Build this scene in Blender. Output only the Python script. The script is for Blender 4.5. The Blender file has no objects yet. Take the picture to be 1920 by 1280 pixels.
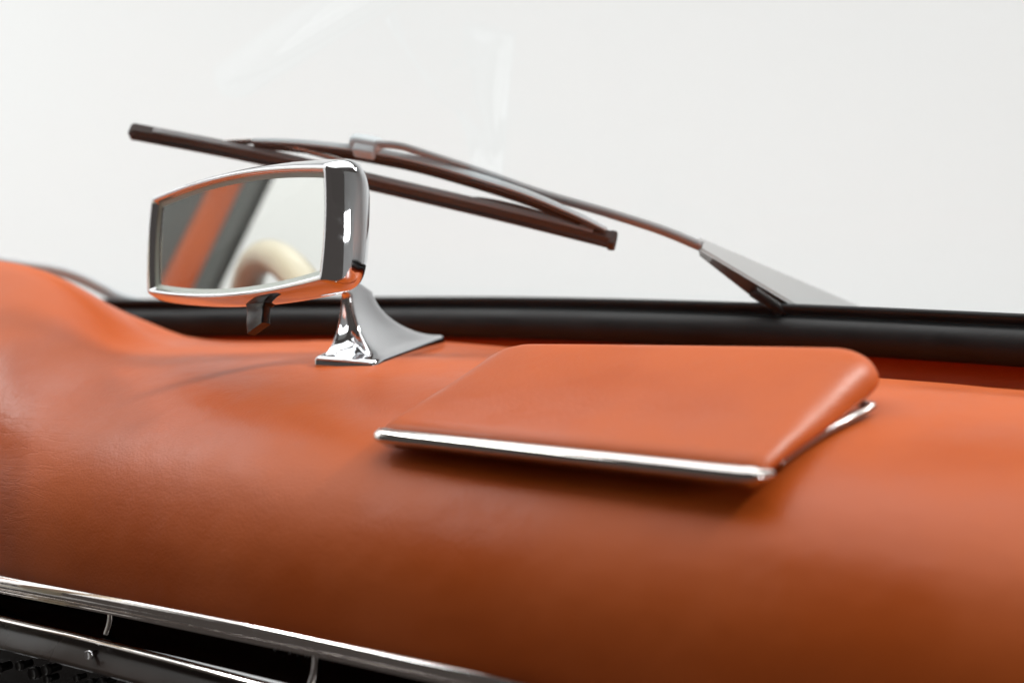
import bpy, bmesh, math, random
from mathutils import Vector, Matrix
random.seed(4)
S = bpy.context.scene
COL = S.collection
R = math.radians

# ------------------------------------------------------------------ camera pose (car frame: X right, Y forward, Z up)
CAM = Vector((0, 0, .092)); YAW = R(35); PITCH = R(4.76); FPX = 2667.0
FW = Vector((-math.sin(YAW)*math.cos(PITCH), math.cos(YAW)*math.cos(PITCH), -math.sin(PITCH)))
RT = Vector((math.cos(YAW), math.sin(YAW), 0)); UP = RT.cross(FW)
def ray(px, py): return RT*((px-960)/FPX) + UP*(-(py-640)/FPX) + FW
def atY(px, py, Y):                       # photo pixel -> world point on the plane y = Y
    d = ray(px, py); return CAM + d*(Y/d.y)
def smooth(a, b, x):
    t = max(0, min(1, (x-a)/(b-a))); return t*t*(3-2*t)
def lerp_table(tab, x):                   # smooth (Catmull-Rom/Hermite) table lookup, clamped linear outside
    if x <= tab[0][0]:
        (a, A), (b, B) = tab[0], tab[1]; return A+(B-A)*(x-a)/(b-a)
    if x >= tab[-1][0]:
        (a, A), (b, B) = tab[-2], tab[-1]; return A+(B-A)*(x-a)/(b-a)
    for i in range(len(tab)-1):
        if tab[i][0] <= x <= tab[i+1][0]:
            a, A = tab[i]; b, B = tab[i+1]; h = b-a
            def m(j):
                if j == 0: return (tab[1][1]-tab[0][1])/(tab[1][0]-tab[0][0])
                if j == len(tab)-1: return (tab[-1][1]-tab[-2][1])/(tab[-1][0]-tab[-2][0])
                return (tab[j+1][1]-tab[j-1][1])/(tab[j+1][0]-tab[j-1][0])
            t = (x-a)/h
            return (2*t**3-3*t*t+1)*A+(t**3-2*t*t+t)*h*m(i)+(-2*t**3+3*t*t)*B+(t**3-t*t)*h*m(i+1)

# ------------------------------------------------------------------ object helpers
def obj(name, bm, mat, parent=None, smoothed=True, auto=None):
    bmesh.ops.recalc_face_normals(bm, faces=bm.faces[:])
    me = bpy.data.meshes.new(name); bm.to_mesh(me); bm.free()
    me.materials.append(mat)
    if smoothed: me.shade_smooth()
    if auto is not None: me.set_sharp_from_angle(angle=R(auto))
    o = bpy.data.objects.new(name, me); COL.objects.link(o)
    if parent:
        o.parent = parent; bpy.context.view_layer.update()
        o.matrix_parent_inverse = parent.matrix_world.inverted()
    return o
def thing(name, label, cat, loc):
    o = bpy.data.objects.new(name, None); COL.objects.link(o); o.location = loc
    o.empty_display_size = .02
    o['label'] = label; o['category'] = cat
    bpy.context.view_layer.update(); return o
def add_grid(bm, rows, closed_u=False, closed_v=False):
    V = [[bm.verts.new(p) for p in r] for r in rows]
    n = len(V); m = len(V[0])
    for i in range(n if closed_u else n-1):
        for j in range(m if closed_v else m-1):
            a, b, c, d = V[i][j], V[(i+1) % n][j], V[(i+1) % n][(j+1) % m], V[i][(j+1) % m]
            bm.faces.new((a, b, c, d))
    return V
def add_sweep(bm, path, section, side=None, scale=None, cap=True):
    """section: closed list of (a, b); a along `side` x tangent frame, b along side"""
    rows = []
    for i, p in enumerate(path):
        t = (path[min(i+1, len(path)-1)]-path[max(i-1, 0)]).normalized()
        n = side(i) if callable(side) else side
        n = (n-t*n.dot(t)).normalized(); s = t.cross(n)
        k = scale(i/(len(path)-1)) if scale else 1
        ka, kb = k if isinstance(k, tuple) else (k, k)
        rows.append([p+s*(a*ka)+n*(b*kb) for a, b in section])
    V = add_grid(bm, rows, closed_v=True)
    if cap:
        bm.faces.new(V[0][::-1]); bm.faces.new(V[-1])
def rrect(w, h, r, k=4):
    pts = []
    for cx, cy, a0 in ((w/2-r, h/2-r, 0), (-w/2+r, h/2-r, 90), (-w/2+r, -h/2+r, 180), (w/2-r, -h/2+r, 270)):
        for i in range(k+1):
            a = R(a0+90*i/k); pts.append((cx+r*math.cos(a), cy+r*math.sin(a)))
    return pts
def circ(r, n=16, ry=None): return [(r*math.cos(2*math.pi*i/n), (ry or r)*math.sin(2*math.pi*i/n)) for i in range(n)]
def spline(pts, n):                       # Catmull-Rom through 3-D points
    out = []; P = [pts[0]*2-pts[1]]+list(pts)+[pts[-1]*2-pts[-2]]
    m = len(pts)-1
    for i in range(m):
        a, b, c, d = P[i:i+4]
        for k in range(n):
            t = k/n
            out.append(.5*((2*b)+(c-a)*t+(2*a-5*b+4*c-d)*t*t+(3*b-3*c+d-a)*t**3))
    out.append(pts[-1].copy()); return out
def add_box(bm, c, sx, sy, sz, M=None, bevel=0):
    b2 = bmesh.new(); bmesh.ops.create_cube(b2, size=1)
    bmesh.ops.scale(b2, vec=(sx, sy, sz), verts=b2.verts)
    if bevel: bmesh.ops.bevel(b2, geom=b2.edges[:], offset=bevel, segments=3, affect='EDGES', profile=.5)
    mat = Matrix.Translation(c) @ (M.to_4x4() if M else Matrix())
    bmesh.ops.transform(b2, matrix=mat, verts=b2.verts)
    me = bpy.data.meshes.new('tmp'); b2.to_mesh(me); b2.free(); bm.from_mesh(me); bpy.data.meshes.remove(me)

# ------------------------------------------------------------------ materials
def mat(name, color, rough=.5, metal=0, spec=.5, coat=0, coat_r=.1):
    m = bpy.data.materials.new(name); m.use_nodes = True
    b = m.node_tree.nodes['Principled BSDF']
    b.inputs['Base Color'].default_value = (*color, 1); b.inputs['Roughness'].default_value = rough
    b.inputs['Metallic'].default_value = metal; b.inputs['Specular IOR Level'].default_value = spec
    b.inputs['Coat Weight'].default_value = coat; b.inputs['Coat Roughness'].default_value = coat_r
    return m
def nodes(m): return m.node_tree.nodes, m.node_tree.links, m.node_tree.nodes['Principled BSDF']
def mapped(N, L, scale=(1, 1, 1), rot=(0, 0, 0)):
    g = N.new('ShaderNodeNewGeometry'); mp = N.new('ShaderNodeMapping')
    mp.inputs['Scale'].default_value = scale; mp.inputs['Rotation'].default_value = rot
    L.new(g.outputs['Position'], mp.inputs['Vector']); return mp
def math_n(N, L, op, a, b):
    n = N.new('ShaderNodeMath'); n.operation = op
    for i, v in enumerate((a, b)):
        if hasattr(v, 'is_output'): L.new(v, n.inputs[i])
        else: n.inputs[i].default_value = v
    return n.outputs[0]
def ramp(N, L, src, lo, hi, a=0., b=1.):
    n = N.new('ShaderNodeMapRange'); n.interpolation_type = 'SMOOTHSTEP'
    L.new(src, n.inputs['Value'])
    n.inputs['From Min'].default_value = lo; n.inputs['From Max'].default_value = hi
    n.inputs['To Min'].default_value = a; n.inputs['To Max'].default_value = b
    return n.outputs['Result']

def leather(name, wrinkle_center=None):
    m = mat(name, LEATHER, .40, 0, .25); N, L, b = nodes(m)
    b.inputs['Sheen Weight'].default_value = .0
    base = mapped(N, L)
    big = N.new('ShaderNodeTexNoise'); big.inputs['Scale'].default_value = 9; big.inputs['Detail'].default_value = 5
    L.new(base.outputs[0], big.inputs['Vector'])
    mix = N.new('ShaderNodeMix'); mix.data_type = 'RGBA'
    mix.inputs['A'].default_value = (LEATHER[0]*.94, LEATHER[1]*.9, LEATHER[2]*.85, 1)
    mix.inputs['B'].default_value = (LEATHER[0]*1.05, LEATHER[1]*1.08, LEATHER[2]*1.1, 1)
    L.new(ramp(N, L, big.outputs['Fac'], .35, .65), mix.inputs['Factor'])
    L.new(mix.outputs['Result'], b.inputs['Base Color'])
    L.new(ramp(N, L, big.outputs['Fac'], .35, .65, .30, .48), b.inputs['Roughness'])
    # pebble grain
    vor = N.new('ShaderNodeTexVoronoi'); vor.inputs['Scale'].default_value = 620; vor.feature = 'SMOOTH_F1'
    L.new(base.outputs[0], vor.inputs['Vector'])
    fine = N.new('ShaderNodeTexNoise'); fine.inputs['Scale'].default_value = 260; fine.inputs['Detail'].default_value = 4
    L.new(base.outputs[0], fine.inputs['Vector'])
    soft = N.new('ShaderNodeTexNoise'); soft.inputs['Scale'].default_value = 26; soft.inputs['Detail'].default_value = 2
    L.new(base.outputs[0], soft.inputs['Vector'])
    h = math_n(N, L, 'ADD', math_n(N, L, 'MULTIPLY', vor.outputs['Distance'], .00010),
               math_n(N, L, 'MULTIPLY', fine.outputs['Fac'], .00010))
    h = math_n(N, L, 'ADD', h, math_n(N, L, 'MULTIPLY', soft.outputs['Fac'], .0010))
    if wrinkle_center:
        # stretched creases gathered at the foot of the hump
        for k, (c, rad, rot, amp, sc) in enumerate(wrinkle_center):
            mp = mapped(N, L, (1, 1, 1), rot)
            st = N.new('ShaderNodeMapping'); st.inputs['Scale'].default_value = sc
            L.new(mp.outputs[0], st.inputs['Vector'])
            w = N.new('ShaderNodeTexNoise'); w.inputs['Scale'].default_value = 1; w.inputs['Detail'].default_value = 3
            w.inputs['Distortion'].default_value = .6
            L.new(st.outputs[0], w.inputs['Vector'])
            crease = ramp(N, L, math_n(N, L, 'ABSOLUTE', math_n(N, L, 'SUBTRACT', w.outputs['Fac'], .5), 0), 0, .05)
            g = N.new('ShaderNodeNewGeometry'); dist = N.new('ShaderNodeVectorMath'); dist.operation = 'DISTANCE'
            L.new(g.outputs['Position'], dist.inputs[0]); dist.inputs[1].default_value = c
            mask = ramp(N, L, dist.outputs['Value'], rad*.35, rad, amp, 0)
            h = math_n(N, L, 'ADD', h, math_n(N, L, 'MULTIPLY', crease, mask))
    bp = N.new('ShaderNodeBump'); bp.inputs['Strength'].default_value = 1; bp.inputs['Distance'].default_value = 1
    L.new(h, bp.inputs['Height']); L.new(bp.outputs[0], b.inputs['Normal'])
    return m
def chrome(name, color=(.80, .81, .83), rough=.035, wav=.00004):
    m = mat(name, color, rough, 1); N, L, b = nodes(m)
    mp = mapped(N, L)
    n = N.new('ShaderNodeTexNoise'); n.inputs['Scale'].default_value = 45; n.inputs['Detail'].default_value = 3
    L.new(mp.outputs[0], n.inputs['Vector'])
    sm = N.new('ShaderNodeTexNoise'); sm.inputs['Scale'].default_value = 130; sm.inputs['Detail'].default_value = 6
    L.new(mp.outputs[0], sm.inputs['Vector'])
    L.new(ramp(N, L, sm.outputs['Fac'], .5, .75, rough, rough+.09), b.inputs['Roughness'])
    bp = N.new('ShaderNodeBump'); bp.inputs['Distance'].default_value = 1
    L.new(math_n(N, L, 'MULTIPLY', n.outputs['Fac'], wav*1.6), bp.inputs['Height'])
    L.new(bp.outputs[0], b.inputs['Normal'])
    return m
def speckled(name, color, rough, amount=.25, scale=180, spec=.5, bump=.00008):
    m = mat(name, color, rough, 0, spec); N, L, b = nodes(m)
    mp = mapped(N, L)
    n = N.new('ShaderNodeTexNoise'); n.inputs['Scale'].default_value = scale; n.inputs['Detail'].default_value = 5
    L.new(mp.outputs[0], n.inputs['Vector'])
    n2 = N.new('ShaderNodeTexNoise'); n2.inputs['Scale'].default_value = scale*.12; n2.inputs['Detail'].default_value = 3
    L.new(mp.outputs[0], n2.inputs['Vector'])
    mix = N.new('ShaderNodeMix'); mix.data_type = 'RGBA'
    mix.inputs['A'].default_value = (*[c*(1-amount) for c in color], 1); mix.inputs['B'].default_value = (*[c*(1+amount) for c in color], 1)
    L.new(n2.outputs['Fac'], mix.inputs['Factor']); L.new(mix.outputs['Result'], b.inputs['Base Color'])
    L.new(ramp(N, L, n2.outputs['Fac'], .3, .7, rough*.85, min(1, rough*1.2)), b.inputs['Roughness'])
    bp = N.new('ShaderNodeBump'); bp.inputs['Distance'].default_value = 1
    L.new(math_n(N, L, 'MULTIPLY', n.outputs['Fac'], bump), bp.inputs['Height']); L.new(bp.outputs[0], b.inputs['Normal'])
    return m
LEATHER = (.47, .087, .012)
M_pad = leather('tan_leather_pad', [
    ((-.80, .575, -.07), .10, (0, 0, R(-20)), .00008, (16, 60, 150)),
    ((-.86, .57, -.05), .08, (0, R(25), R(30)), .00007, (120, 60, 22)),
])
M_lid = leather('tan_leather_cover')
M_chrome = chrome('polished_chrome')
M_trim = chrome('chrome_trim', (.78, .74, .71), .07, .00008)  # warm tint stands in for brown cabin reflections
M_old = chrome('worn_steel', (.50, .47, .45), .22, .00006)
M_dull = chrome('dull_steel', (.42, .40, .39), .20, .00006)
M_mirror = mat('silvered_glass', (.76, .77, .74), .0, .90)
N, L, b_ = nodes(M_mirror)
mp = mapped(N, L); v_ = N.new('ShaderNodeTexVoronoi'); v_.inputs['Scale'].default_value = 55; L.new(mp.outputs[0], v_.inputs['Vector'])
n_ = N.new('ShaderNodeTexNoise'); n_.inputs['Scale'].default_value = 30; L.new(mp.outputs[0], n_.inputs['Vector'])
sp = math_n(N, L, 'MULTIPLY', ramp(N, L, v_.outputs['Distance'], .05, .03), ramp(N, L, n_.outputs['Fac'], .52, .60))
mx_ = N.new('ShaderNodeMix'); mx_.data_type = 'RGBA'; mx_.inputs['A'].default_value = (.76, .77, .74, 1); mx_.inputs['B'].default_value = (.16, .15, .14, 1)
L.new(sp, mx_.inputs['Factor']); L.new(mx_.outputs['Result'], b_.inputs['Base Color'])
M_edge = mat('glass_edge', (.62, .68, .60), .2, 0, .6)
M_black = speckled('black_plastic', (.012, .011, .011), .28, .2, 160)
M_rubber = speckled('black_rubber', (.016, .0165, .017), .42, .35, 240, .22, .00012)
M_arm = speckled('grey_wiper_paint', (.31, .315, .315), .38, .08, 90, .5, .00002)
M_clip = speckled('pale_plastic', (.46, .51, .53), .45, .08, 90, .4, .00002)
M_rod = speckled('worn_brown_grey', (.26, .27, .275), .30, .6, 60, .6, .00004)
M_blade = speckled('brown_black_wiper', (.05, .048, .047), .5, .3, 200, .3)
M_panel = speckled('black_gloss_panel', (.006, .006, .006), .16, .3, 60, .4, .00001)
M_fascia = speckled('dark_fascia', (.034, .020, .014), .3, .3, 90, .5, .00003)  # brown in the base colour stands in for reflected tan seats
M_cream = speckled('cream_rim', (.66, .60, .45), .35, .05, 40, .5, .00001)
M_pillargrey = speckled('grey_pillar_rubber', (.075, .085, .083), .5, .1, 60)
M_wall = speckled('white_wall', (.84, .845, .84), .85, .012, 6, .2, .0002)

# ------------------------------------------------------------------ shared curves
# rear crest of the dash pad and line of the windscreen base, as functions of X
CREST_Y = [(-1.35, .66), (-1.1, .735), (-.855, .800), (-.662, .845), (-.45, .850), (-.292, .838), (-.20, .825), (.4, .72)]
CREST_Z = [(-1.35, -.004), (-.855, -.0034), (-.74, .001), (-.662, .003), (-.58, .001), (-.45, -.001), (-.292, -.0026), (.4, -.006)]
SEAL_PX = [(300, 600, .835), (520, 597, .880), (700, 597, .905), (1000, 600, .925), (1400, 614, .930), (1920, 642, .920)]
SEAL_PTS = [atY(*p) for p in SEAL_PX]
a0, a1 = SEAL_PTS[0], SEAL_PTS[1]
SEAL_PTS = [Vector((-1.36, .52, .012)), Vector((-1.27, .62, .010)), Vector((-1.13, .735, .008))]+SEAL_PTS+[Vector((.05, .88, .016)), Vector((.45, .78, .014))]
SEAL_Y = [(p.x, p.y) for p in SEAL_PTS]; SEAL_Z = [(p.x, p.z) for p in SEAL_PTS]

# ------------------------------------------------------------------ dashboard
HUMP = [(-1.40, .004), (-1.34, .034), (-1.25, .080), (-1.12, .098), (-1.05, .097), (-.99, .090), (-.95, .078), (-.92, .0635), (-.898, .0490), (-.882, .0365), (-.866, .0230), (-.850, .0115), (-.83, .0035), (-.80, .0)]
def hump(X): return max(0, lerp_table(HUMP, X)) if X < -.79 else 0
LIP_Y = [(-1.4, .535), (-.77, .541), (-.53, .548), (-.37, .556), (.4, .57)]
def dash_row(X):
    cy, cz = lerp_table(CREST_Y, X), lerp_table(CREST_Z, X); sy = lerp_table(SEAL_Y, X); sz = lerp_table(SEAL_Z, X)
    ly = lerp_table(LIP_Y, X)
    prof = []
    # behind the crest: strip under the seal, groove, crest
    back = [(sy+.014, sz-.003), (sy+.007, sz-.012), (sy+.002, sz-.020), (sy-.003, sz-.032), (cy+.020, cz-.026), (cy+.014, cz-.016), (cy+.0085, cz-.0065), (cy+.0035, cz-.0012), (cy, cz)]
    prof += [(y, z, .9) for y, z in back]
    ey = .765; a = ey-(ly-.006); b = .158
    n0 = 10
    for i in range(1, n0+1):
        t = i/n0; y = cy+(ey-cy)*t; prof.append((y, cz+(0-cz)*smooth(0, 1, t)-.0008*math.sin(math.pi*t), 1))
    n1 = 40; th_end = math.acos(max(0, 1-(.131)/b))
    for i in range(1, n1+1):
        th = (math.pi/2)*(i/n1); y = ey-a*math.sin(th); z = -b+b*max(0, math.cos(th))**.60
        if z < -.128: break
        prof.append((y, z, 1))
    y0, z0, _ = prof[-1]
    prof += [(y0+.0005, -.1305, 1), (y0+.006, -.1335, 1), (y0+.018, -.136, 1), (y0+.05, -.138, 1)]
    h = hump(X); out = []
    for (y, z, w) in prof:
        # hump pushes the pad up and towards the driver, fading to nothing at the lower lip and behind the crest
        h = hump(X+.012-.38*max(0, .74-y))
        wf = smooth(.530, .745, y)
        wb = 1-smooth(cy-.10, cy+.02, y)*.92
        dz = h*wf*wb; dy = -h*.25*wf*(1-smooth(.60, .80, y))*smooth(-.135, -.07, z)
        out.append(Vector((X, y+dy, z+dz)))
    return out
rows = []; X = -1.40
while X < .42:
    rows.append(dash_row(X)); X += .008 if X < -.2 else .02
nmin = min(len(r) for r in rows)
def resample(r, n):
    L = [0]
    for i in range(1, len(r)): L.append(L[-1]+(r[i]-r[i-1]).length)
    out = []; j = 0
    for k in range(n):
        s = L[-1]*k/(n-1)
        while j < len(L)-2 and L[j+1] < s: j += 1
        t = (s-L[j])/max(1e-9, L[j+1]-L[j]); out.append(r[j].lerp(r[j+1], min(1, t)))
    return out
rows = [resample(r, 130) for r in rows]
dash = thing('dashboard', 'tan leather padded car dashboard with a rounded hump and chrome strips along its lower edge', 'dashboard', (-.5, .6, -.13))
bm = bmesh.new(); add_grid(bm, rows); pad = obj('leather_pad', bm, M_pad, dash)
pad['label'] = 'smooth tan leather pad with a hump, creased at its foot'
def dash_z(X, Y):
    r = dash_row(X); best = None
    for i in range(9, len(r)-1):
        if (r[i].y-Y)*(r[i+1].y-Y) <= 0 and r[i].y != r[i+1].y:
            t = (Y-r[i].y)/(r[i+1].y-r[i].y); return r[i].z+(r[i+1].z-r[i].z)*t
    return r[9].z

# chrome strips and the dark slot below the pad
def line_px(pts, n=14):
    P = [atY(*p) for p in pts]
    P = [P[0]+(P[0]-P[1]).normalized()*.5]+P+[P[-1]+(P[-1]-P[-2]).normalized()*.5]
    return spline(P, n)
BACKN = Vector((0, -.94, .34)).normalized()
UPN = Vector((0, .34, .94)).normalized()
top_path = line_px([(0, 1088, .540), (216, 1128, .543), (415, 1167, .546), (630, 1210, .550), (940, 1276, .556)])
sec = [(-.0070, -.0016), (-.0066, .0000), (-.0058, .0014), (-.0012, .0060), (.0000, .0066), (.0016, .0063), (.0036, .0044), (.0042, .0026), (.0043, .0014), (.0049, .0012), (.0053, .0022), (.0060, .0020), (.0062, .0), (.0062, -.006), (-.0058, -.006)]
sec_up = [(-a, b) for a, b in sec]
bm = bmesh.new(); add_sweep(bm, top_path, [(a*1.28, b*1.1) for a, b in sec], side=BACKN)
t1 = obj('chrome_strip', bm, M_trim, dash, auto=40); t1['label'] = 'wide rounded chrome strip right under the leather edge'
low_path = line_px([(0, 1160, .535), (143, 1193, .537), (286, 1229, .539), (487, 1282, .542)])
bm = bmesh.new(); add_sweep(bm, low_path, [(-.0026, -.0008), (-.0024, .0006), (-.0002, .0032), (.0006, .0034), (.0016, .0026), (.0021, 0), (.002, -.006), (-.0019, -.006)], side=BACKN)
t2 = obj('chrome_strip', bm, M_trim, dash, auto=50); t2['label'] = 'narrow chrome strip below the dark slot'
bm = bmesh.new()
add_grid(bm, [[p+Vector((0, .010, .004)) for p in top_path], [p+Vector((0, .030, -.001)) for p in top_path],
              [Vector((p.x, .566, p.z-.024)) for p in top_path], [Vector((p.x, .550, p.z-.0275)) for p in top_path]])
obj('slot_panel', bm, M_panel, dash)
for (x0, y0, x1, y1) in ((207, 1136, 200, 1192), (594, 1226, 578, 1300)):
    a = atY(x0, y0, .556); b = atY(x1, y1, .552)
    bm = bmesh.new()
    add_sweep(bm, spline([a, a.lerp(b, .5)+Vector((0, .002, 0)), b], 6), rrect(.0042, .004, .0012), side=BACKN)
    obj('divider', bm, M_old, dash)
# printed marks in the slot
M_mark = mat('pale_print', (.23, .23, .22), .6)
marks = ['4', '2', '.', '11']
for tx, (px, py) in zip(marks, ((512, 1221), (540, 1225), (556, 1229), (570, 1231))):
    cu = bpy.data.curves.new('printed_mark', 'FONT'); cu.body = tx; cu.size = .0042; cu.extrude = .0001
    o = bpy.data.objects.new('tmp_text', cu); COL.objects.link(o); bpy.context.view_layer.update()
    me = bpy.data.meshes.new_from_object(o.evaluated_get(bpy.context.evaluated_depsgraph_get())); bpy.data.objects.remove(o)
    me.materials.clear(); me.materials.append(M_mark)
    m = bpy.data.objects.new('printed_mark', me); COL.objects.link(m)
    p = atY(px, py, .5652)
    m.matrix_world = Matrix.Translation(p) @ Matrix.Rotation(R(-11), 4, 'X') @ Matrix.Rotation(R(90), 4, 'X') @ Matrix.Scale(-1, 4, (0, 0, 1)) @ Matrix.Scale(-1, 4, (0, 0, 1))
    mw = m.matrix_world.copy(); m.parent = dash; m.matrix_parent_inverse = dash.matrix_world.inverted(); m.matrix_world = mw
# dark fascia under the narrow strip, stepping down
lo = low_path
bm = bmesh.new()
add_grid(bm, [[p+Vector((0, .004, -.0022)) for p in lo], [p+Vector((0, .0005, -.0040)) for p in lo], [p+Vector((0, -.0050, -.014)) for p in lo], [p+Vector((0, -.0062, -.0155)) for p in lo],
              [p+Vector((0, -.005, -.0172)) for p in lo], [p+Vector((0, .012, -.022)) for p in lo]])
obj('fascia_panel', bm, M_fascia, dash)
bm = bmesh.new()
add_grid(bm, [[p+Vector((0, .011, -.0225)) for p in lo], [p+Vector((0, .018, -.035)) for p in lo], [p+Vector((0, .022, -.09)) for p in lo], [p+Vector((0, .08, -.14)) for p in lo]])
obj('lower_panel', bm, M_panel, dash)
def knob(px, py, Y, r, kind='knob', mt=None):
    p = atY(px, py, Y); bm = bmesh.new()
    prof = [(0, .0), (r*.55, .0), (r*.8, -.06*r), (r, -.35*r), (r*1.02, .9*r), (r*.8, 1.2*r), (r*.8, 3*r)]
    add_grid(bm, [[p+Vector((q*math.cos(2*math.pi*i/20), y-1.2*r, q*math.sin(2*math.pi*i/20))) for i in range(20)] for q, y in prof if q > 0], closed_v=True)
    bm.faces.new([v for v in bm.verts][:20])
    return obj(kind, bm, mt or M_chrome, dash)
knob(173, 1225, .534, .0026, 'screw')
for px, py, r in ((4, 1250, .0034), (74, 1258, .0038), (96, 1252, .0034), (96, 1270, .0026), (45, 1245, .003), (200, 1277, .003), (178, 1279, .0032), (150, 1268, .0022)):
    knob(px, py, .538, r, 'knob', M_black)

# ------------------------------------------------------------------ rear-view mirror
MR = Matrix.Rotation(R(-15.44), 3, 'Z') @ Matrix.Rotation(R(-5.705), 3, 'X') @ Matrix.Rotation(R(-4.205), 3, 'Y')
sc_m = .058
MC = CAM + (Vector((-.695360, .671616, .083419))-CAM)*(sc_m/.06)
MW, MH = .222275*sc_m/.06, sc_m
def outline(o, r, bow=.0066):
    a, b = MW/2+o+.0022*smooth(.0008, .003, o), MH/2+o; sb = .0030
    top = lambda x: b+bow*(1-(x/a)**2)
    rgt = lambda z: a+sb*(1-(z/b)**2)
    pts = []
    n1, n2, n3 = 40, 26, 14
    for i in range(n2): z = (b-r)*(-1+2*i/n2); pts.append((rgt(z), z))
    P0, P2 = (rgt(b-r), b-r), (a-r, top(a-r)); C = (a, b)
    for i in range(n3):
        t = i/n3; k0, k1, k2 = (1-t)**2, 2*t*(1-t), t*t
        pts.append((P0[0]*k0+C[0]*k1+P2[0]*k2, P0[1]*k0+C[1]*k1+P2[1]*k2))
    for i in range(n1): x = (a-r)*(1-2*i/n1)*.5+(a-r)*.5*(1-2*i/n1); pts.append((x, top(x)))
    for i in range(n3):
        t = 1-i/n3; k0, k1, k2 = (1-t)**2, 2*t*(1-t), t*t
        pts.append((-(P0[0]*k0+C[0]*k1+P2[0]*k2), P0[1]*k0+C[1]*k1+P2[1]*k2))
    h = len(pts)
    for i in range(n2): z = (b-r)*(1-2*i/n2); pts.append((-rgt(z), z))
    for i in range(n3):
        t = i/n3; k0, k1, k2 = (1-t)**2, 2*t*(1-t), t*t
        pts.append((-(P0[0]*k0+C[0]*k1+P2[0]*k2), -(P0[1]*k0+C[1]*k1+P2[1]*k2)))
    for i in range(n1): x = (a-r)*(-1+2*i/n1); pts.append((x, -top(x)))
    for i in range(n3):
        t = 1-i/n3; k0, k1, k2 = (1-t)**2, 2*t*(1-t), t*t
        pts.append((P0[0]*k0+C[0]*k1+P2[0]*k2, -(P0[1]*k0+C[1]*k1+P2[1]*k2)))
    return pts
def mir(x, y, z): return MC+MR @ Vector((x, y, z))
mirror = thing('rearview_mirror', 'chrome rear-view mirror with a bowed glass, on a flared chrome foot', 'mirror', atY(700, 680, .74))
# housing: thin lip round the glass, bevel out to the widest line, rounded back
prof = [(-.0002, .0024, .0010), (.0004, .0002, .0012), (.0010, -.0026, .0014), (.0016, -.0040, .0016), (.0024, -.0048, .0019), (.0034, -.0050, .0024), (.0043, -.0045, .0030), (.0050, -.0035, .0036), (.0056, -.0021, .0042), (.0064, -.0002, .005),
        (.0076, .0032, .0062), (.0086, .0070, .0076), (.0092, .0110, .009), (.0091, .0152, .0105), (.0081, .0194, .012), (.0060, .0232, .0135), (.0026, .0264, .015), (-.0022, .0288, .016), (-.009, .0304, .017), (-.018, .0312, .010)]
rows = [[mir(x, y, z) for x, z in outline(o, n)] for o, y, n in prof]
bm = bmesh.new(); V = add_grid(bm, rows, closed_v=True); bm.faces.new(V[-1])
obj('housing', bm, M_chrome, mirror)
# glass: bevelled edge ring and a very slightly convex face
bm = bmesh.new()
add_grid(bm, [[mir(x, -.0026, z) for x, z in outline(.0016, .0012)], [mir(x, -.0010, z) for x, z in outline(.0002, .0010)], [mir(x, -.0006, z) for x, z in outline(-.0006, .0010)], [mir(x, .0001, z) for x, z in outline(-.0020, .0010)]], closed_v=True)
gl_edge_rows = None
g_e = obj('glass_edge', bm, M_edge, None, smoothed=False)
bm = bmesh.new(); ring = [bm.verts.new(mir(x, .00008, z)) for x, z in outline(-.00195, .0010)]; bm.faces.new(ring)
g_m = obj('mirror_glass', bm, M_mirror, mirror, smoothed=False)
bpy.context.view_layer.update()
g_e.parent = g_m; g_e.matrix_parent_inverse = g_m.matrix_world.inverted()
# dip lever
lv = [mir(.0185, .0105, -.0425), mir(.0195, .0085, -.0480), mir(.0225, .0065, -.0550), mir(.0245, .0058, -.0600)]
bm = bmesh.new(); add_sweep(bm, spline(lv, 5), rrect(.0070, .0200, .0014), side=MR @ Vector((1, 0, 0)), scale=lambda t: (1.25-.35*smooth(0, .35, t), 1.3-.34*smooth(0, .4, t)))
add_box(bm, mir(.018, .012, -.0415), .029, .012, .003, MR, .0008)
obj('dip_lever', bm, M_black, mirror, auto=35)
# foot and stem: loft of rounded quads, base -> neck -> back of the housing
def quad_loop(c, k=7, r=.18, waist=0):    # rounded quadrilateral from four corners, its long sides drawn in by `waist`
    m = sum(c, Vector())/4; P = []
    for i in range(4):
        P.append((c[i], r)); mid = (c[i]+c[(i+1) % 4])/2
        P.append((mid+(m-mid)*waist, .5-r if waist else .3))
    pts = []
    for i in range(8):
        p, rr_ = P[i]; q = P[i-1][0]; s_ = P[(i+1) % 8][0]
        f = min(.5, rr_*2) if i % 2 == 0 else .48
        A = p+(q-p)*f; B = p+(s_-p)*f
        for j in range(k+1):
            t = j/k; pts.append(A*(1-t)**2+p*2*t*(1-t)+B*t*t)
    return pts
def gz(px, py, Y, dz=0):
    p = atY(px, py, Y); return p+Vector((0, 0, dz))
b_fl = atY(582, 687, .700); b_fr = atY(704, 696, .716); b_rr = atY(838, 645, .830); b_rl = b_rr+(b_fl-b_fr)*.62
top_fl, top_fr, top_rr = atY(637, 550, .724), atY(656, 552, .728), atY(702, 547, .755)
top_rl = top_rr+(top_fl-top_fr)*1.0
hub = mir(.012, .027, .0)
loops = []
base = [b_fl, b_fr, b_rr, b_rl]; top = [top_fl, top_fr, top_rr, top_rl]
cen = sum(base, Vector())/4
dn = Vector((0, 0, -.004))
for ins, dz, r_ in ((0, -.004, .10), (0, .0022, .10), (.004, .0040, .10), (.014, .0056, .11), (.035, .0066, .12), (.065, .0071, .13)):
    loops.append(quad_loop([p+(cen-p)*ins+Vector((0, 0, dz)) for p in base], r=r_))
b2 = [p+(cen-p)*.10+Vector((0, 0, .0074)) for p in base]
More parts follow.
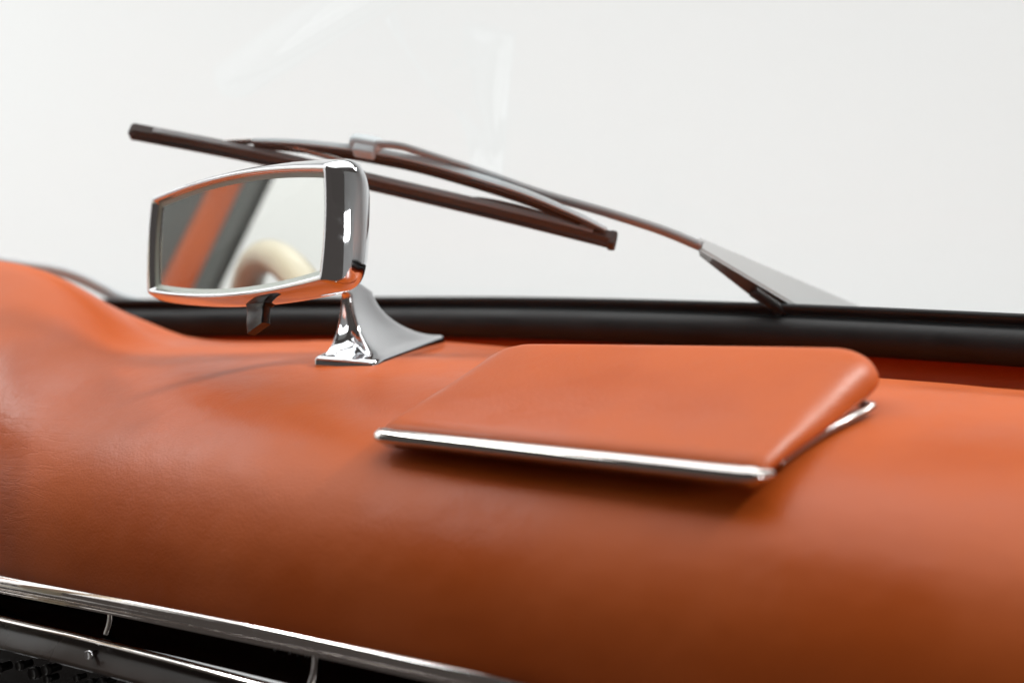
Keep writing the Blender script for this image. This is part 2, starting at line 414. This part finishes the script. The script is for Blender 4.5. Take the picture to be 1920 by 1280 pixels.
for i in range(1, 17):
    t = i/16
    h = t**1.45; w = 1-(1-t)**1.5          # rises slowly at first while the plan shrinks quickly
    cs = []
    for k in range(4):
        pl = b2[k].lerp(top[k], w); z = b2[k].z+(top[k].z-b2[k].z)*h
        cs.append(Vector((pl.x, pl.y, z)))
    loops.append(quad_loop(cs, r=.14+.06*t, waist=.45*math.sin(math.pi*min(1, t*.9+.02))))
tc = sum(top, Vector())/4
for t in (.35, .7, 1.0):
    c2 = tc.lerp(hub, t)
    loops.append(quad_loop([c2+(p-tc)*(1-.25*t) for p in top], r=.24))
bm = bmesh.new(); V = add_grid(bm, loops, closed_v=True); bm.faces.new(V[0]); bm.faces.new(V[-1])
obj('stem', bm, M_chrome, mirror)

# ------------------------------------------------------------------ leather covered lid on the dash
FL, FR = atY(703, 796, .593), atY(1430, 871, .593)
BL, BR = atY(938, 627, .723), atY(1684, 630, .723)
lid = thing('dash_lid', 'tan leather covered flat lid with a chrome front edge on the dash top', 'lid', Vector((-.40, .66, -.02)))
ux = (FR-FL).normalized(); uyv = ((BL+BR)/2-(FL+FR)/2); W = (FR-FL).length; D = uyv.length; uy = uyv.normalized(); uz = ux.cross(uy).normalized(); uy = uz.cross(ux)
O = (FL+FR)/2; WB = (BR-BL).length
def lid_w(y): return W+(WB-W)*y/D
def L3(x, y, z):
    u = x/lid_w(y)+.5; v = y/D
    return FL.lerp(FR, u).lerp(BL.lerp(BR, u), v)+uz*z      # lid space: x across, y front->back, z off the lid
RC = .030
def lid_half(y):                               # half width, rounded back corners
    r = RC; e = max(0, y-(D-r)); return lid_w(y)/2-.001-(r-math.sqrt(max(0, r*r-e*e)))
# top cushion: closed shell
nU, nV = 60, 44
def lid_top(u, v):
    v2 = v; y = D*v2; hw = lid_half(y)
    x = hw*u
    z = .0045*math.sqrt(max(0, min(1, v/.07)*(2-min(1, v/.07))))-.0045 + .0030*math.sin(math.pi*min(1, v*1.0))*(1-u**4)
    # distance to the rounded side/back boundary gives the puffy rolled edge
    qx, qy = abs(x)-(lid_w(y)/2-.001-RC), y-(D-RC)
    sd = min(max(qx, qy), 0)+math.hypot(max(qx, 0), max(qy, 0))-RC
    rr = .010+.012*smooth(0, .6, v); e = max(0, min(1, -sd/rr))
    z -= (.0060+.0110*smooth(0, .75, v))*(1-math.sqrt(max(0, 1-(1-e)**2)))
    return L3(x, y, z)
us = [math.sin(math.pi/2*(-1+2*i/nU)) for i in range(nU+1)]
vs = [ (j/nV)**1.0 for j in range(nV+1)]; vs = [v if v < .8 else .8+.2*math.sin(math.pi/2*(v-.8)/.2) for v in vs]; vs = [0, .004, .012, .025, .04]+[v for v in vs if v > .05]
bm = bmesh.new()
rt = [[lid_top(u, v) for u in us] for v in vs]
V = add_grid(bm, rt)
# underside
def lid_bot(u, v):
    y = D*v; return L3(lid_half(y)*u*.992, y*.992, -.0062-.009*smooth(0, .7, v)-.002)
rb_ = [[lid_bot(u, v) for u in us] for v in vs]
VB = add_grid(bm, rb_)
for i in range(len(vs)-1):
    bm.faces.new((V[i][0], V[i+1][0], VB[i+1][0], VB[i][0])); bm.faces.new((V[i][-1], V[i+1][-1], VB[i+1][-1], VB[i][-1]))
for j in range(nU):
    bm.faces.new((V[0][j], V[0][j+1], VB[0][j+1], VB[0][j])); bm.faces.new((V[-1][j], V[-1][j+1], VB[-1][j+1], VB[-1][j]))
obj('leather_cover', bm, M_lid, lid)
# chrome front edge: rounded bar, ends swept back
P = [L3(-W/2+.0015, .006, -.0085), L3(-W/2+.004, -.001, -.0075)]+[L3(-W/2+W*t, -.0028, -.0070) for t in (.05, .2, .4, .6, .8, .93)]+[L3(W/2-.006, -.001, -.0075), L3(W/2+.001, .006, -.0085)]
bm = bmesh.new()
cs = [(-.0060, -.001), (-.0056, .0014), (-.0046, .0032), (-.0034, .0042), (-.0022, .0046), (-.0010, .0042), (.0052, -.0002), (.0056, -.0012), (.0052, -.003), (.004, -.006), (-.004, -.006)]
add_sweep(bm, spline(P, 6), [(a*.98, b) for a, b in cs], side=-uy, scale=lambda t: .45+.55*min(1, min(t, 1-t)/.10))
obj('chrome_edge', bm, M_trim, lid, auto=45)
# chrome tray rim following the dash under the lid
def rim_pt(x, Y, dz): return Vector((x, Y, dash_z(x, Y)+dz))
xl, xr = FL.x+.012, FR.x+.006
yf, yb = .622, .690
xs = lambda t: xr-.012+.018*t
loop = [rim_pt(xs(t), yf+(yb-yf)*t, .0035) for t in (0, .2, .4, .6, .8)]+[rim_pt(xs(1), yb, .0045), rim_pt(xs(1)-.005, yb+.006, .005)]+[rim_pt(xr+(xl-xr)*t, yb+.007, .006) for t in (.2, .5, .8)]+[rim_pt(xl, yb-(yb-yf)*t, .005) for t in (0, .25, .5, .75, 1)]
bm = bmesh.new(); add_sweep(bm, spline(loop, 6), rrect(.0050, .0034, .0014), side=Vector((0, 0, 1)))
obj('tray_rim', bm, M_dull, lid)
bm = bmesh.new()
rowsb = []
for t in [i/12 for i in range(13)]:
    Y = yf+.004+(yb-yf-.004)*t
    rowsb.append([rim_pt(xl+.006+(xr-.008-xl-.012)*s/20, Y, .002) for s in range(21)])
tops = []
for t in [i/12 for i in range(13)]:
    Y = yf+.004+(yb-yf-.004)*t
    v = (Y-O.y)/(uy.y*D); y = D*v
    tops.append([L3((-.5+s/20)*(W-.03), y, -.0075-.008*smooth(0, .7, v)) for s in range(21)])
Va = add_grid(bm, rowsb); Vb = add_grid(bm, tops)
for i in range(12):
    for j in (0, 20): bm.faces.new((Va[i][j], Va[i+1][j], Vb[i+1][j], Vb[i][j]))
for j in range(20):
    for i in (0, 12): bm.faces.new((Va[i][j], Va[i][j+1], Vb[i][j+1], Vb[i][j]))
obj('tray', bm, M_black, lid, auto=30)

# ------------------------------------------------------------------ windscreen: glass, rubber seal, edge trim
screen = thing('windscreen', 'curved clear windscreen set in a thick black rubber seal behind the dashboard', 'windscreen', Vector((-.5, .93, .01)))
LEAN = R(35)
def seal_at(X): return Vector((X, lerp_table(SEAL_Y, X), lerp_table(SEAL_Z, X)))
def glassY(X, z, off=0):
    return lerp_table(SEAL_Y, X)+.004-(z-.02)/math.tan(LEAN)+off/math.sin(LEAN)
def on_glass(px, py, off=0):
    d = ray(px, py); lo_, hi_ = .3, 3.
    for _ in range(60):
        t = (lo_+hi_)/2; p = CAM+d*t
        if p.y < glassY(p.x, p.z, off): lo_ = t
        else: hi_ = t
    return CAM+d*lo_
GN = Vector((0, math.sin(LEAN), math.cos(LEAN)))     # outward
sx = [-1.34+i*.02 for i in range(90)]
path = [seal_at(x) for x in sx]
# section: a across (up the glass), b out of the glass; big roll below, groove, thin lip above
ssec = []
for i in range(15):
    a = R(200-i*(220/14)); ssec.append((.0015+.0135*math.cos(a)*.9-.004, .0128*math.sin(a)+.001))
seal_sec = []
for i in range(17):                        # roll facing the cabin
    a = R(-80+i*175/16)
    seal_sec.append((-.0035+.0125*math.sin(a), .0105*math.cos(a)+.002))
seal_sec += [(.0098, .0010), (.0112, .0008), (.0122, .0040), (.0150, .0062), (.0172, .0056), (.0180, .0036), (.0178, -.006), (-.012, -.010), (-.0155, -.004)]
bm = bmesh.new()
UPV = Vector((0, -.12, 1)).normalized(); CABN = Vector((0, -1, -.12)).normalized()
rows = []
for i, p in enumerate(path):
    t = (path[min(i+1, len(path)-1)]-path[max(i-1, 0)]).normalized()
    nb = Vector((t.y, -t.x, 0)).normalized(); nb = (nb+Vector((0, 0, .18))).normalized(); up = nb.cross(t).normalized()
    if up.z < 0: up = -up
    rows.append([p+up*a+nb*b for a, b in seal_sec])
V = add_grid(bm, rows, closed_v=True); bm.faces.new(V[0]); bm.faces.new(V[-1])
obj('rubber_seal', bm, M_rubber, screen)
# clear glass
m = bpy.data.materials.new('clear_glass'); m.use_nodes = True; N = m.node_tree.nodes; L = m.node_tree.links
N.remove(N['Principled BSDF']); outn = N['Material Output']
tr = N.new('ShaderNodeBsdfTransparent'); tr.inputs[0].default_value = (.985, .995, .99, 1)
gl = N.new('ShaderNodeBsdfGlossy'); gl.inputs['Roughness'].default_value = .0
fr = N.new('ShaderNodeLayerWeight'); fr.inputs['Blend'].default_value = .5
sch = math_n(N, L, 'ADD', math_n(N, L, 'MULTIPLY', math_n(N, L, 'POWER', fr.outputs['Facing'], 5.0), .72), .012)
mx = N.new('ShaderNodeMixShader'); L.new(sch, mx.inputs[0]); L.new(tr.outputs[0], mx.inputs[1]); L.new(gl.outputs[0], mx.inputs[2]); L.new(mx.outputs[0], outn.inputs[0])
M_glass = m
bm = bmesh.new(); rows = []
for s in range(33):
    z = .012+s*.016
    rows.append([Vector((x, glassY(x, z), z)) for x in sx])
add_grid(bm, rows); obj('glass', bm, M_glass, screen)
# bright edge trim of the windscreen corner, behind the hump
P = [atY(30, 497, .78), atY(105, 508, .80), atY(150, 522, .81), atY(190, 541, .82), atY(225, 559, .83), atY(275, 570, .845), atY(340, 575, .86)]
P = [P[0]+(P[0]-P[1])*3]+P
bm = bmesh.new(); add_sweep(bm, spline(P, 8), rrect(.007, .010, .003), side=Vector((0, 0, 1)), scale=lambda t: 1-.6*smooth(.75, 1, t))
obj('edge_trim', bm, M_clip, screen)

# ------------------------------------------------------------------ wiper
wiper = thing('windscreen_wiper', 'raised windscreen wiper with dark blade and grey metal arm outside the glass', 'wiper', on_glass(1500, 572, .01))
def gpath(pts, n=8): return spline([on_glass(x, y, o) for x, y, o in pts], n)
blade_pts = [(252, 248, .006), (480, 292, .005), (690, 341, .005), (930, 397, .005), (1148, 451, .006)]
bp_ = gpath(blade_pts, 12)
bm = bmesh.new()
add_sweep(bm, bp_, [(a*1.45, b*1.0) for a, b in [(-.0042, .004), (-.0042, -.002), (-.0016, -.0035), (-.0010, -.006), (.0010, -.006), (.0016, -.0035), (.0042, -.002), (.0042, .004), (.0030, .0048), (-.003, .0048)]], side=GN)
bl = obj('wiper_blade', bm, M_blade, wiper, auto=35)
for q, s in ((bp_[0], .0100), (bp_[-1], .0115)):
    bm = bmesh.new()
    t = (bp_[1]-bp_[0]).normalized(); sd = GN.cross(t).normalized(); nn = t.cross(sd)
    Mx = Matrix((t, sd, nn)).transposed()
    add_box(bm, q, .006, s, s, Mx, .002)
    obj('end_cap', bm, M_blade, bl)
# thin metal spine on the blade
bm = bmesh.new(); add_sweep(bm, [p+GN*.001 for p in bp_[2:-2]], [(a+.0066, b) for a, b in rrect(.0015, .004, .0005)], side=GN); obj('spine', bm, M_rod, bl)
# bridge: channel from left claw over the clip to the right claw
br = gpath([(474, 270, .008), (560, 276, .012), (640, 285, .016), (700, 294, .018), (800, 315, .017), (960, 363, .014), (1060, 402, .010), (1135, 436, .007)], 8)
bm = bmesh.new(); add_sweep(bm, br, [(a*1.2, b*.9) for a, b in [(-.0045, .003), (-.0045, -.003), (-.003, -.0034), (-.0028, .001), (.0028, .001), (.003, -.0034), (.0045, -.003), (.0045, .003), (.0034, .0040), (-.0034, .0040)]], side=GN, scale=lambda t: .55+.45*math.sin(math.pi*min(1, max(0, t)))**.6)
bridge = obj('bridge', bm, M_blade, wiper, auto=35)
bm = bmesh.new(); add_sweep(bm, [p+GN*.001 for p in br], [(a+.0066, b) for a, b in rrect(.0026, .0050, .0007)], side=GN, scale=lambda t: .5+.5*math.sin(math.pi*t)**.6); obj('edge_highlight', bm, M_clip, bridge)  # pale strip added as a highlight along the bridge's upper edge
# small secondary lever on the left, and claws
lv2 = gpath([(400, 268, .006), (480, 266, .011), (560, 279, .011), (640, 302, .009), (668, 318, .006)], 8)
bm = bmesh.new(); add_sweep(bm, lv2, rrect(.006, .0026, .0008), side=GN, scale=lambda t: .6+.4*math.sin(math.pi*t)); obj('claw_lever', bm, M_old, wiper)
lv3 = gpath([(855, 378, .006), (900, 375, .010), (980, 392, .011), (1080, 424, .009), (1120, 441, .006)], 8)
bm = bmesh.new(); add_sweep(bm, lv3, rrect(.006, .0026, .0008), side=GN, scale=lambda t: .6+.4*math.sin(math.pi*t)); obj('claw_lever', bm, M_blade, wiper)
# clip joining arm and bridge
c = on_glass(688, 270, .022); t = (br[26]-br[20]).normalized(); sd = GN.cross(t).normalized(); nn = t.cross(sd)
Mx = Matrix((t, sd, nn)).transposed()
bm = bmesh.new(); add_box(bm, c, .026, .0140, .011, Mx, .0055); add_box(bm, c-nn*.006, .016, .0105, .008, Mx, .002); obj('clip', bm, M_clip, wiper)
# arm rod
arm = gpath([(705, 270, .021), (745, 273, .022), (782, 283, .022), (900, 322, .022), (1010, 361, .022), (1130, 396, .022), (1240, 431, .021), (1316, 462, .020)], 8)
bm = bmesh.new(); add_sweep(bm, arm, rrect(.0068, .0046, .0015), side=GN, scale=lambda t: .85+.35*t); obj('arm_rod', bm, M_rod, wiper)
# arm base: folded channel widening to the spindle, open below with a spring inside
A0, A1 = on_glass(1310, 450, .036), on_glass(1600, 574, .055)
B0, B1 = on_glass(1310, 467, .016), on_glass(1490, 574, .012)
C0, C1 = on_glass(1312, 480, .010), on_glass(1432, 574, .008)
A1 = A1+(A1-A0)*.12; B1 = B1+(B1-B0)*.15; C1 = C1+(C1-C0)*.15
th = GN*.0022
bm = bmesh.new()
def strip(a0, a1, b0, b1, d):
    rows = []
    for k in range(9):
        s = k/8; rows.append([a0.lerp(a1, s), b0.lerp(b1, s), b0.lerp(b1, s)+d, a0.lerp(a1, s)+d])
    V = add_grid(bm, rows, closed_v=True); bm.faces.new(V[0]); bm.faces.new(V[-1])
strip(A0, A1, B0, B1, th)
ab = obj('arm_base', bm, M_arm, wiper, auto=25)
bm = bmesh.new(); strip(B0-GN*.0004, B1-GN*.0004, C0, C1, Vector((0, .002, -.0005)))
obj('side_flange', bm, M_blade, ab, auto=25)
sp0, sp1 = B0.lerp(C0, .5).lerp(B1.lerp(C1, .5), .62), B0.lerp(C0, .5).lerp(B1.lerp(C1, .5), 1.0)
sp0 -= Vector((0, .006, 0)); sp1 -= Vector((0, .006, 0))
axis = (sp1-sp0).normalized(); e1 = axis.cross(Vector((0, 0, 1))).normalized(); e2 = axis.cross(e1)
hel = [sp0.lerp(sp1, k/240)+(e1*math.cos(k*.42)+e2*math.sin(k*.42))*.0036 for k in range(241)]
bm = bmesh.new(); add_sweep(bm, hel, circ(.0007, 6), side=axis); obj('spring', bm, M_black, ab)

# ------------------------------------------------------------------ things seen only in the mirror
MN = MR @ Vector((0, -1, 0))
def refl(px, py, dist):                   # follow the view through the mirror for dist metres
    d = ray(px, py).normalized(); t = (MC-CAM).dot(MN)/d.dot(MN); p = CAM+d*t
    return p+(d-MN*2*d.dot(MN))*dist
wc = refl(500, 480, .38)
swn = Vector((0.0, -.93, .37)).normalized(); swu = (Vector((0, 0, 1))-swn*swn.z).normalized(); swx = swu.cross(swn).normalized()
ctr = wc-swu*.188
wheel = thing('steering_wheel', 'cream rimmed steering wheel reflected in the rear-view mirror', 'steering wheel', ctr)
ringp = [ctr+(swx*math.cos(2*math.pi*k/96)+swu*math.sin(2*math.pi*k/96))*.188 for k in range(96)]
bm = bmesh.new(); rows = []
for k in range(96):
    o_ = (ringp[k]-ctr).normalized()
    rows.append([ringp[k]+o_*(.0145*math.cos(2*math.pi*j/18))+swn*(.0150*math.sin(2*math.pi*j/18)) for j in range(18)])
add_grid(bm, rows, closed_u=True, closed_v=True); obj('rim', bm, M_cream, wheel)
for a in (200, 270, 340):
    e = ctr+(swx*math.cos(R(a))+swu*math.sin(R(a)))*.18
    bm = bmesh.new(); add_sweep(bm, [ctr-swn*.03, (ctr+e)/2-swn*.02, e], rrect(.018, .004, .001), side=swn); obj('spoke', bm, M_old, wheel)
bm = bmesh.new()
add_grid(bm, [[ctr-swn*.03+(swx*math.cos(2*math.pi*j/24)+swu*math.sin(2*math.pi*j/24))*r+swn*z for j in range(24)] for r, z in ((.036, -.02), (.036, .005), (.03, .012), (.015, .016), (.002, .017))], closed_v=True)
obj('hub', bm, M_black, wheel)
# windscreen pillar: leather strip between two grey rubber borders
pil = thing('windscreen_pillar', 'slanted windscreen pillar with tan leather strip between grey borders, reflected in the mirror', 'pillar', refl(350, 540, .62))
def band(name, m, x0b, x1b, x0t, x1t, lift):
    a0, a1 = refl(x0b, 560, .62+lift), refl(x1b, 560, .62+lift); b0, b1 = refl(x0t, 310, .70+lift), refl(x1t, 310, .70+lift)
    ext = .6
    a0, b0 = a0-(b0-a0)*.35, b0+(b0-a0)*ext; a1, b1 = a1-(b1-a1)*.35, b1+(b1-a1)*ext
    n = (a1-a0).cross(b0-a0).normalized()*.012
    if n.x < 0: n = -n
    rows = []
    for s in range(7):
        t = s/6; p, q = a0.lerp(b0, t), a1.lerp(b1, t)
        rows.append([p-n, p, p.lerp(q, .25)+n*.5, p.lerp(q, .5)+n*.7, p.lerp(q, .75)+n*.5, q, q-n])
    bm = bmesh.new(); V = add_grid(bm, rows, closed_v=True); bm.faces.new(V[0]); bm.faces.new(V[-1])
    obj(name, bm, m, pil)
band('leather_strip', M_lid, 285, 352, 412, 470, 0)
band('rubber_border', M_pillargrey, 352, 385, 470, 506, .005)
band('rubber_border', M_pillargrey, 120, 285, 250, 412, .005)

# ------------------------------------------------------------------ white studio wall (front and driver's side, rounded corner)
bm = bmesh.new(); pl = [Vector((4.6, y, 0)) for y in (-.4, .2, .9, 1.6)]
for k in range(0, 13):
    a = R(k*90/12); pl.append(Vector((3.4+1.2*math.cos(a), 2.4+1.2*math.sin(a), 0)))
pl += [Vector((x, 3.6, 0)) for x in (1.5, 0, -1.5, -2.6)]
for k in range(1, 13):
    a = R(90+k*90/12); pl.append(Vector((-2.6+1.6*math.cos(a), 2.0+1.6*math.sin(a), 0)))
pl += [Vector((-4.2, y, 0)) for y in (1, 0, -1, -2.2)]
add_grid(bm, [[p+Vector((0, 0, z)) for p in pl] for z in (-2.6, -1.5, -.5, .5, 1.5, 3.0)])
w = obj('wall', bm, M_wall); w['kind'] = 'structure'; w['label'] = 'plain white studio wall behind the car'

# ------------------------------------------------------------------ lamps
def area(name, loc, target, sx_, sy_, power, color=(1, 1, 1)):
    l = bpy.data.lights.new(name, 'AREA'); l.shape = 'RECTANGLE'; l.size = sx_; l.size_y = sy_; l.energy = power; l.color = color
    o = bpy.data.objects.new(name, l); COL.objects.link(o); o.location = loc
    o.rotation_euler = (Vector(target)-Vector(loc)).to_track_quat('-Z', 'Y').to_euler(); return o
area('ceiling_softbox', (-1.15, 1.15, 2.3), (-1.15, 1.16, 0), 4.6, 2.4, 92)
area('key_lamp', (.75, 1.95, 1.6), (-.5, .65, 0), .20, .20, 46, (1, .98, .95))
area('side_lamp', (1.8, .40, .46), (-.5, .65, .08), .45, .38, 8)
area('wall_wash_top', (-1.7, 1.4, 2.7), (-2.1, 3.6, .5), 4.2, .8, 12, (.97, .99, 1))
area('wall_wash_floor', (-1.3, 1.4, -2.2), (-1.8, 3.6, -.1), 4.4, .8, 43, (.97, .99, 1))
area('wall_wash_side', (-2.6, -.3, 2.5), (-4.2, -.8, .4), 2.0, .6, 105)
W_ = bpy.data.worlds.new('World'); S.world = W_; W_.use_nodes = True
bg = W_.node_tree.nodes['Background']; bg.inputs[0].default_value = (1, .88, .82, 1); bg.inputs[1].default_value = .07

# ------------------------------------------------------------------ camera and view
cd = bpy.data.cameras.new('camera'); co = bpy.data.objects.new('camera', cd); COL.objects.link(co)
cd.sensor_width = 36; cd.lens = FPX/1920*36; cd.clip_start = .01; cd.clip_end = 60
M3 = Matrix((RT, UP, -FW)).transposed(); co.matrix_world = Matrix.Translation(CAM) @ M3.to_4x4()
cd.dof.use_dof = True; cd.dof.focus_distance = .88; cd.dof.aperture_fstop = 3.4; cd.dof.aperture_blades = 0
S.camera = co
S.render.engine = 'CYCLES'
S.view_settings.view_transform = 'Standard'; S.view_settings.look = 'None'; S.view_settings.exposure = 0; S.view_settings.gamma = 1
S.view_settings.use_curve_mapping = False
S.cycles.use_denoising = True; S.cycles.max_bounces = 12; S.cycles.glossy_bounces = 8; S.cycles.transparent_max_bounces = 16
S.cycles.sample_clamp_indirect = 8
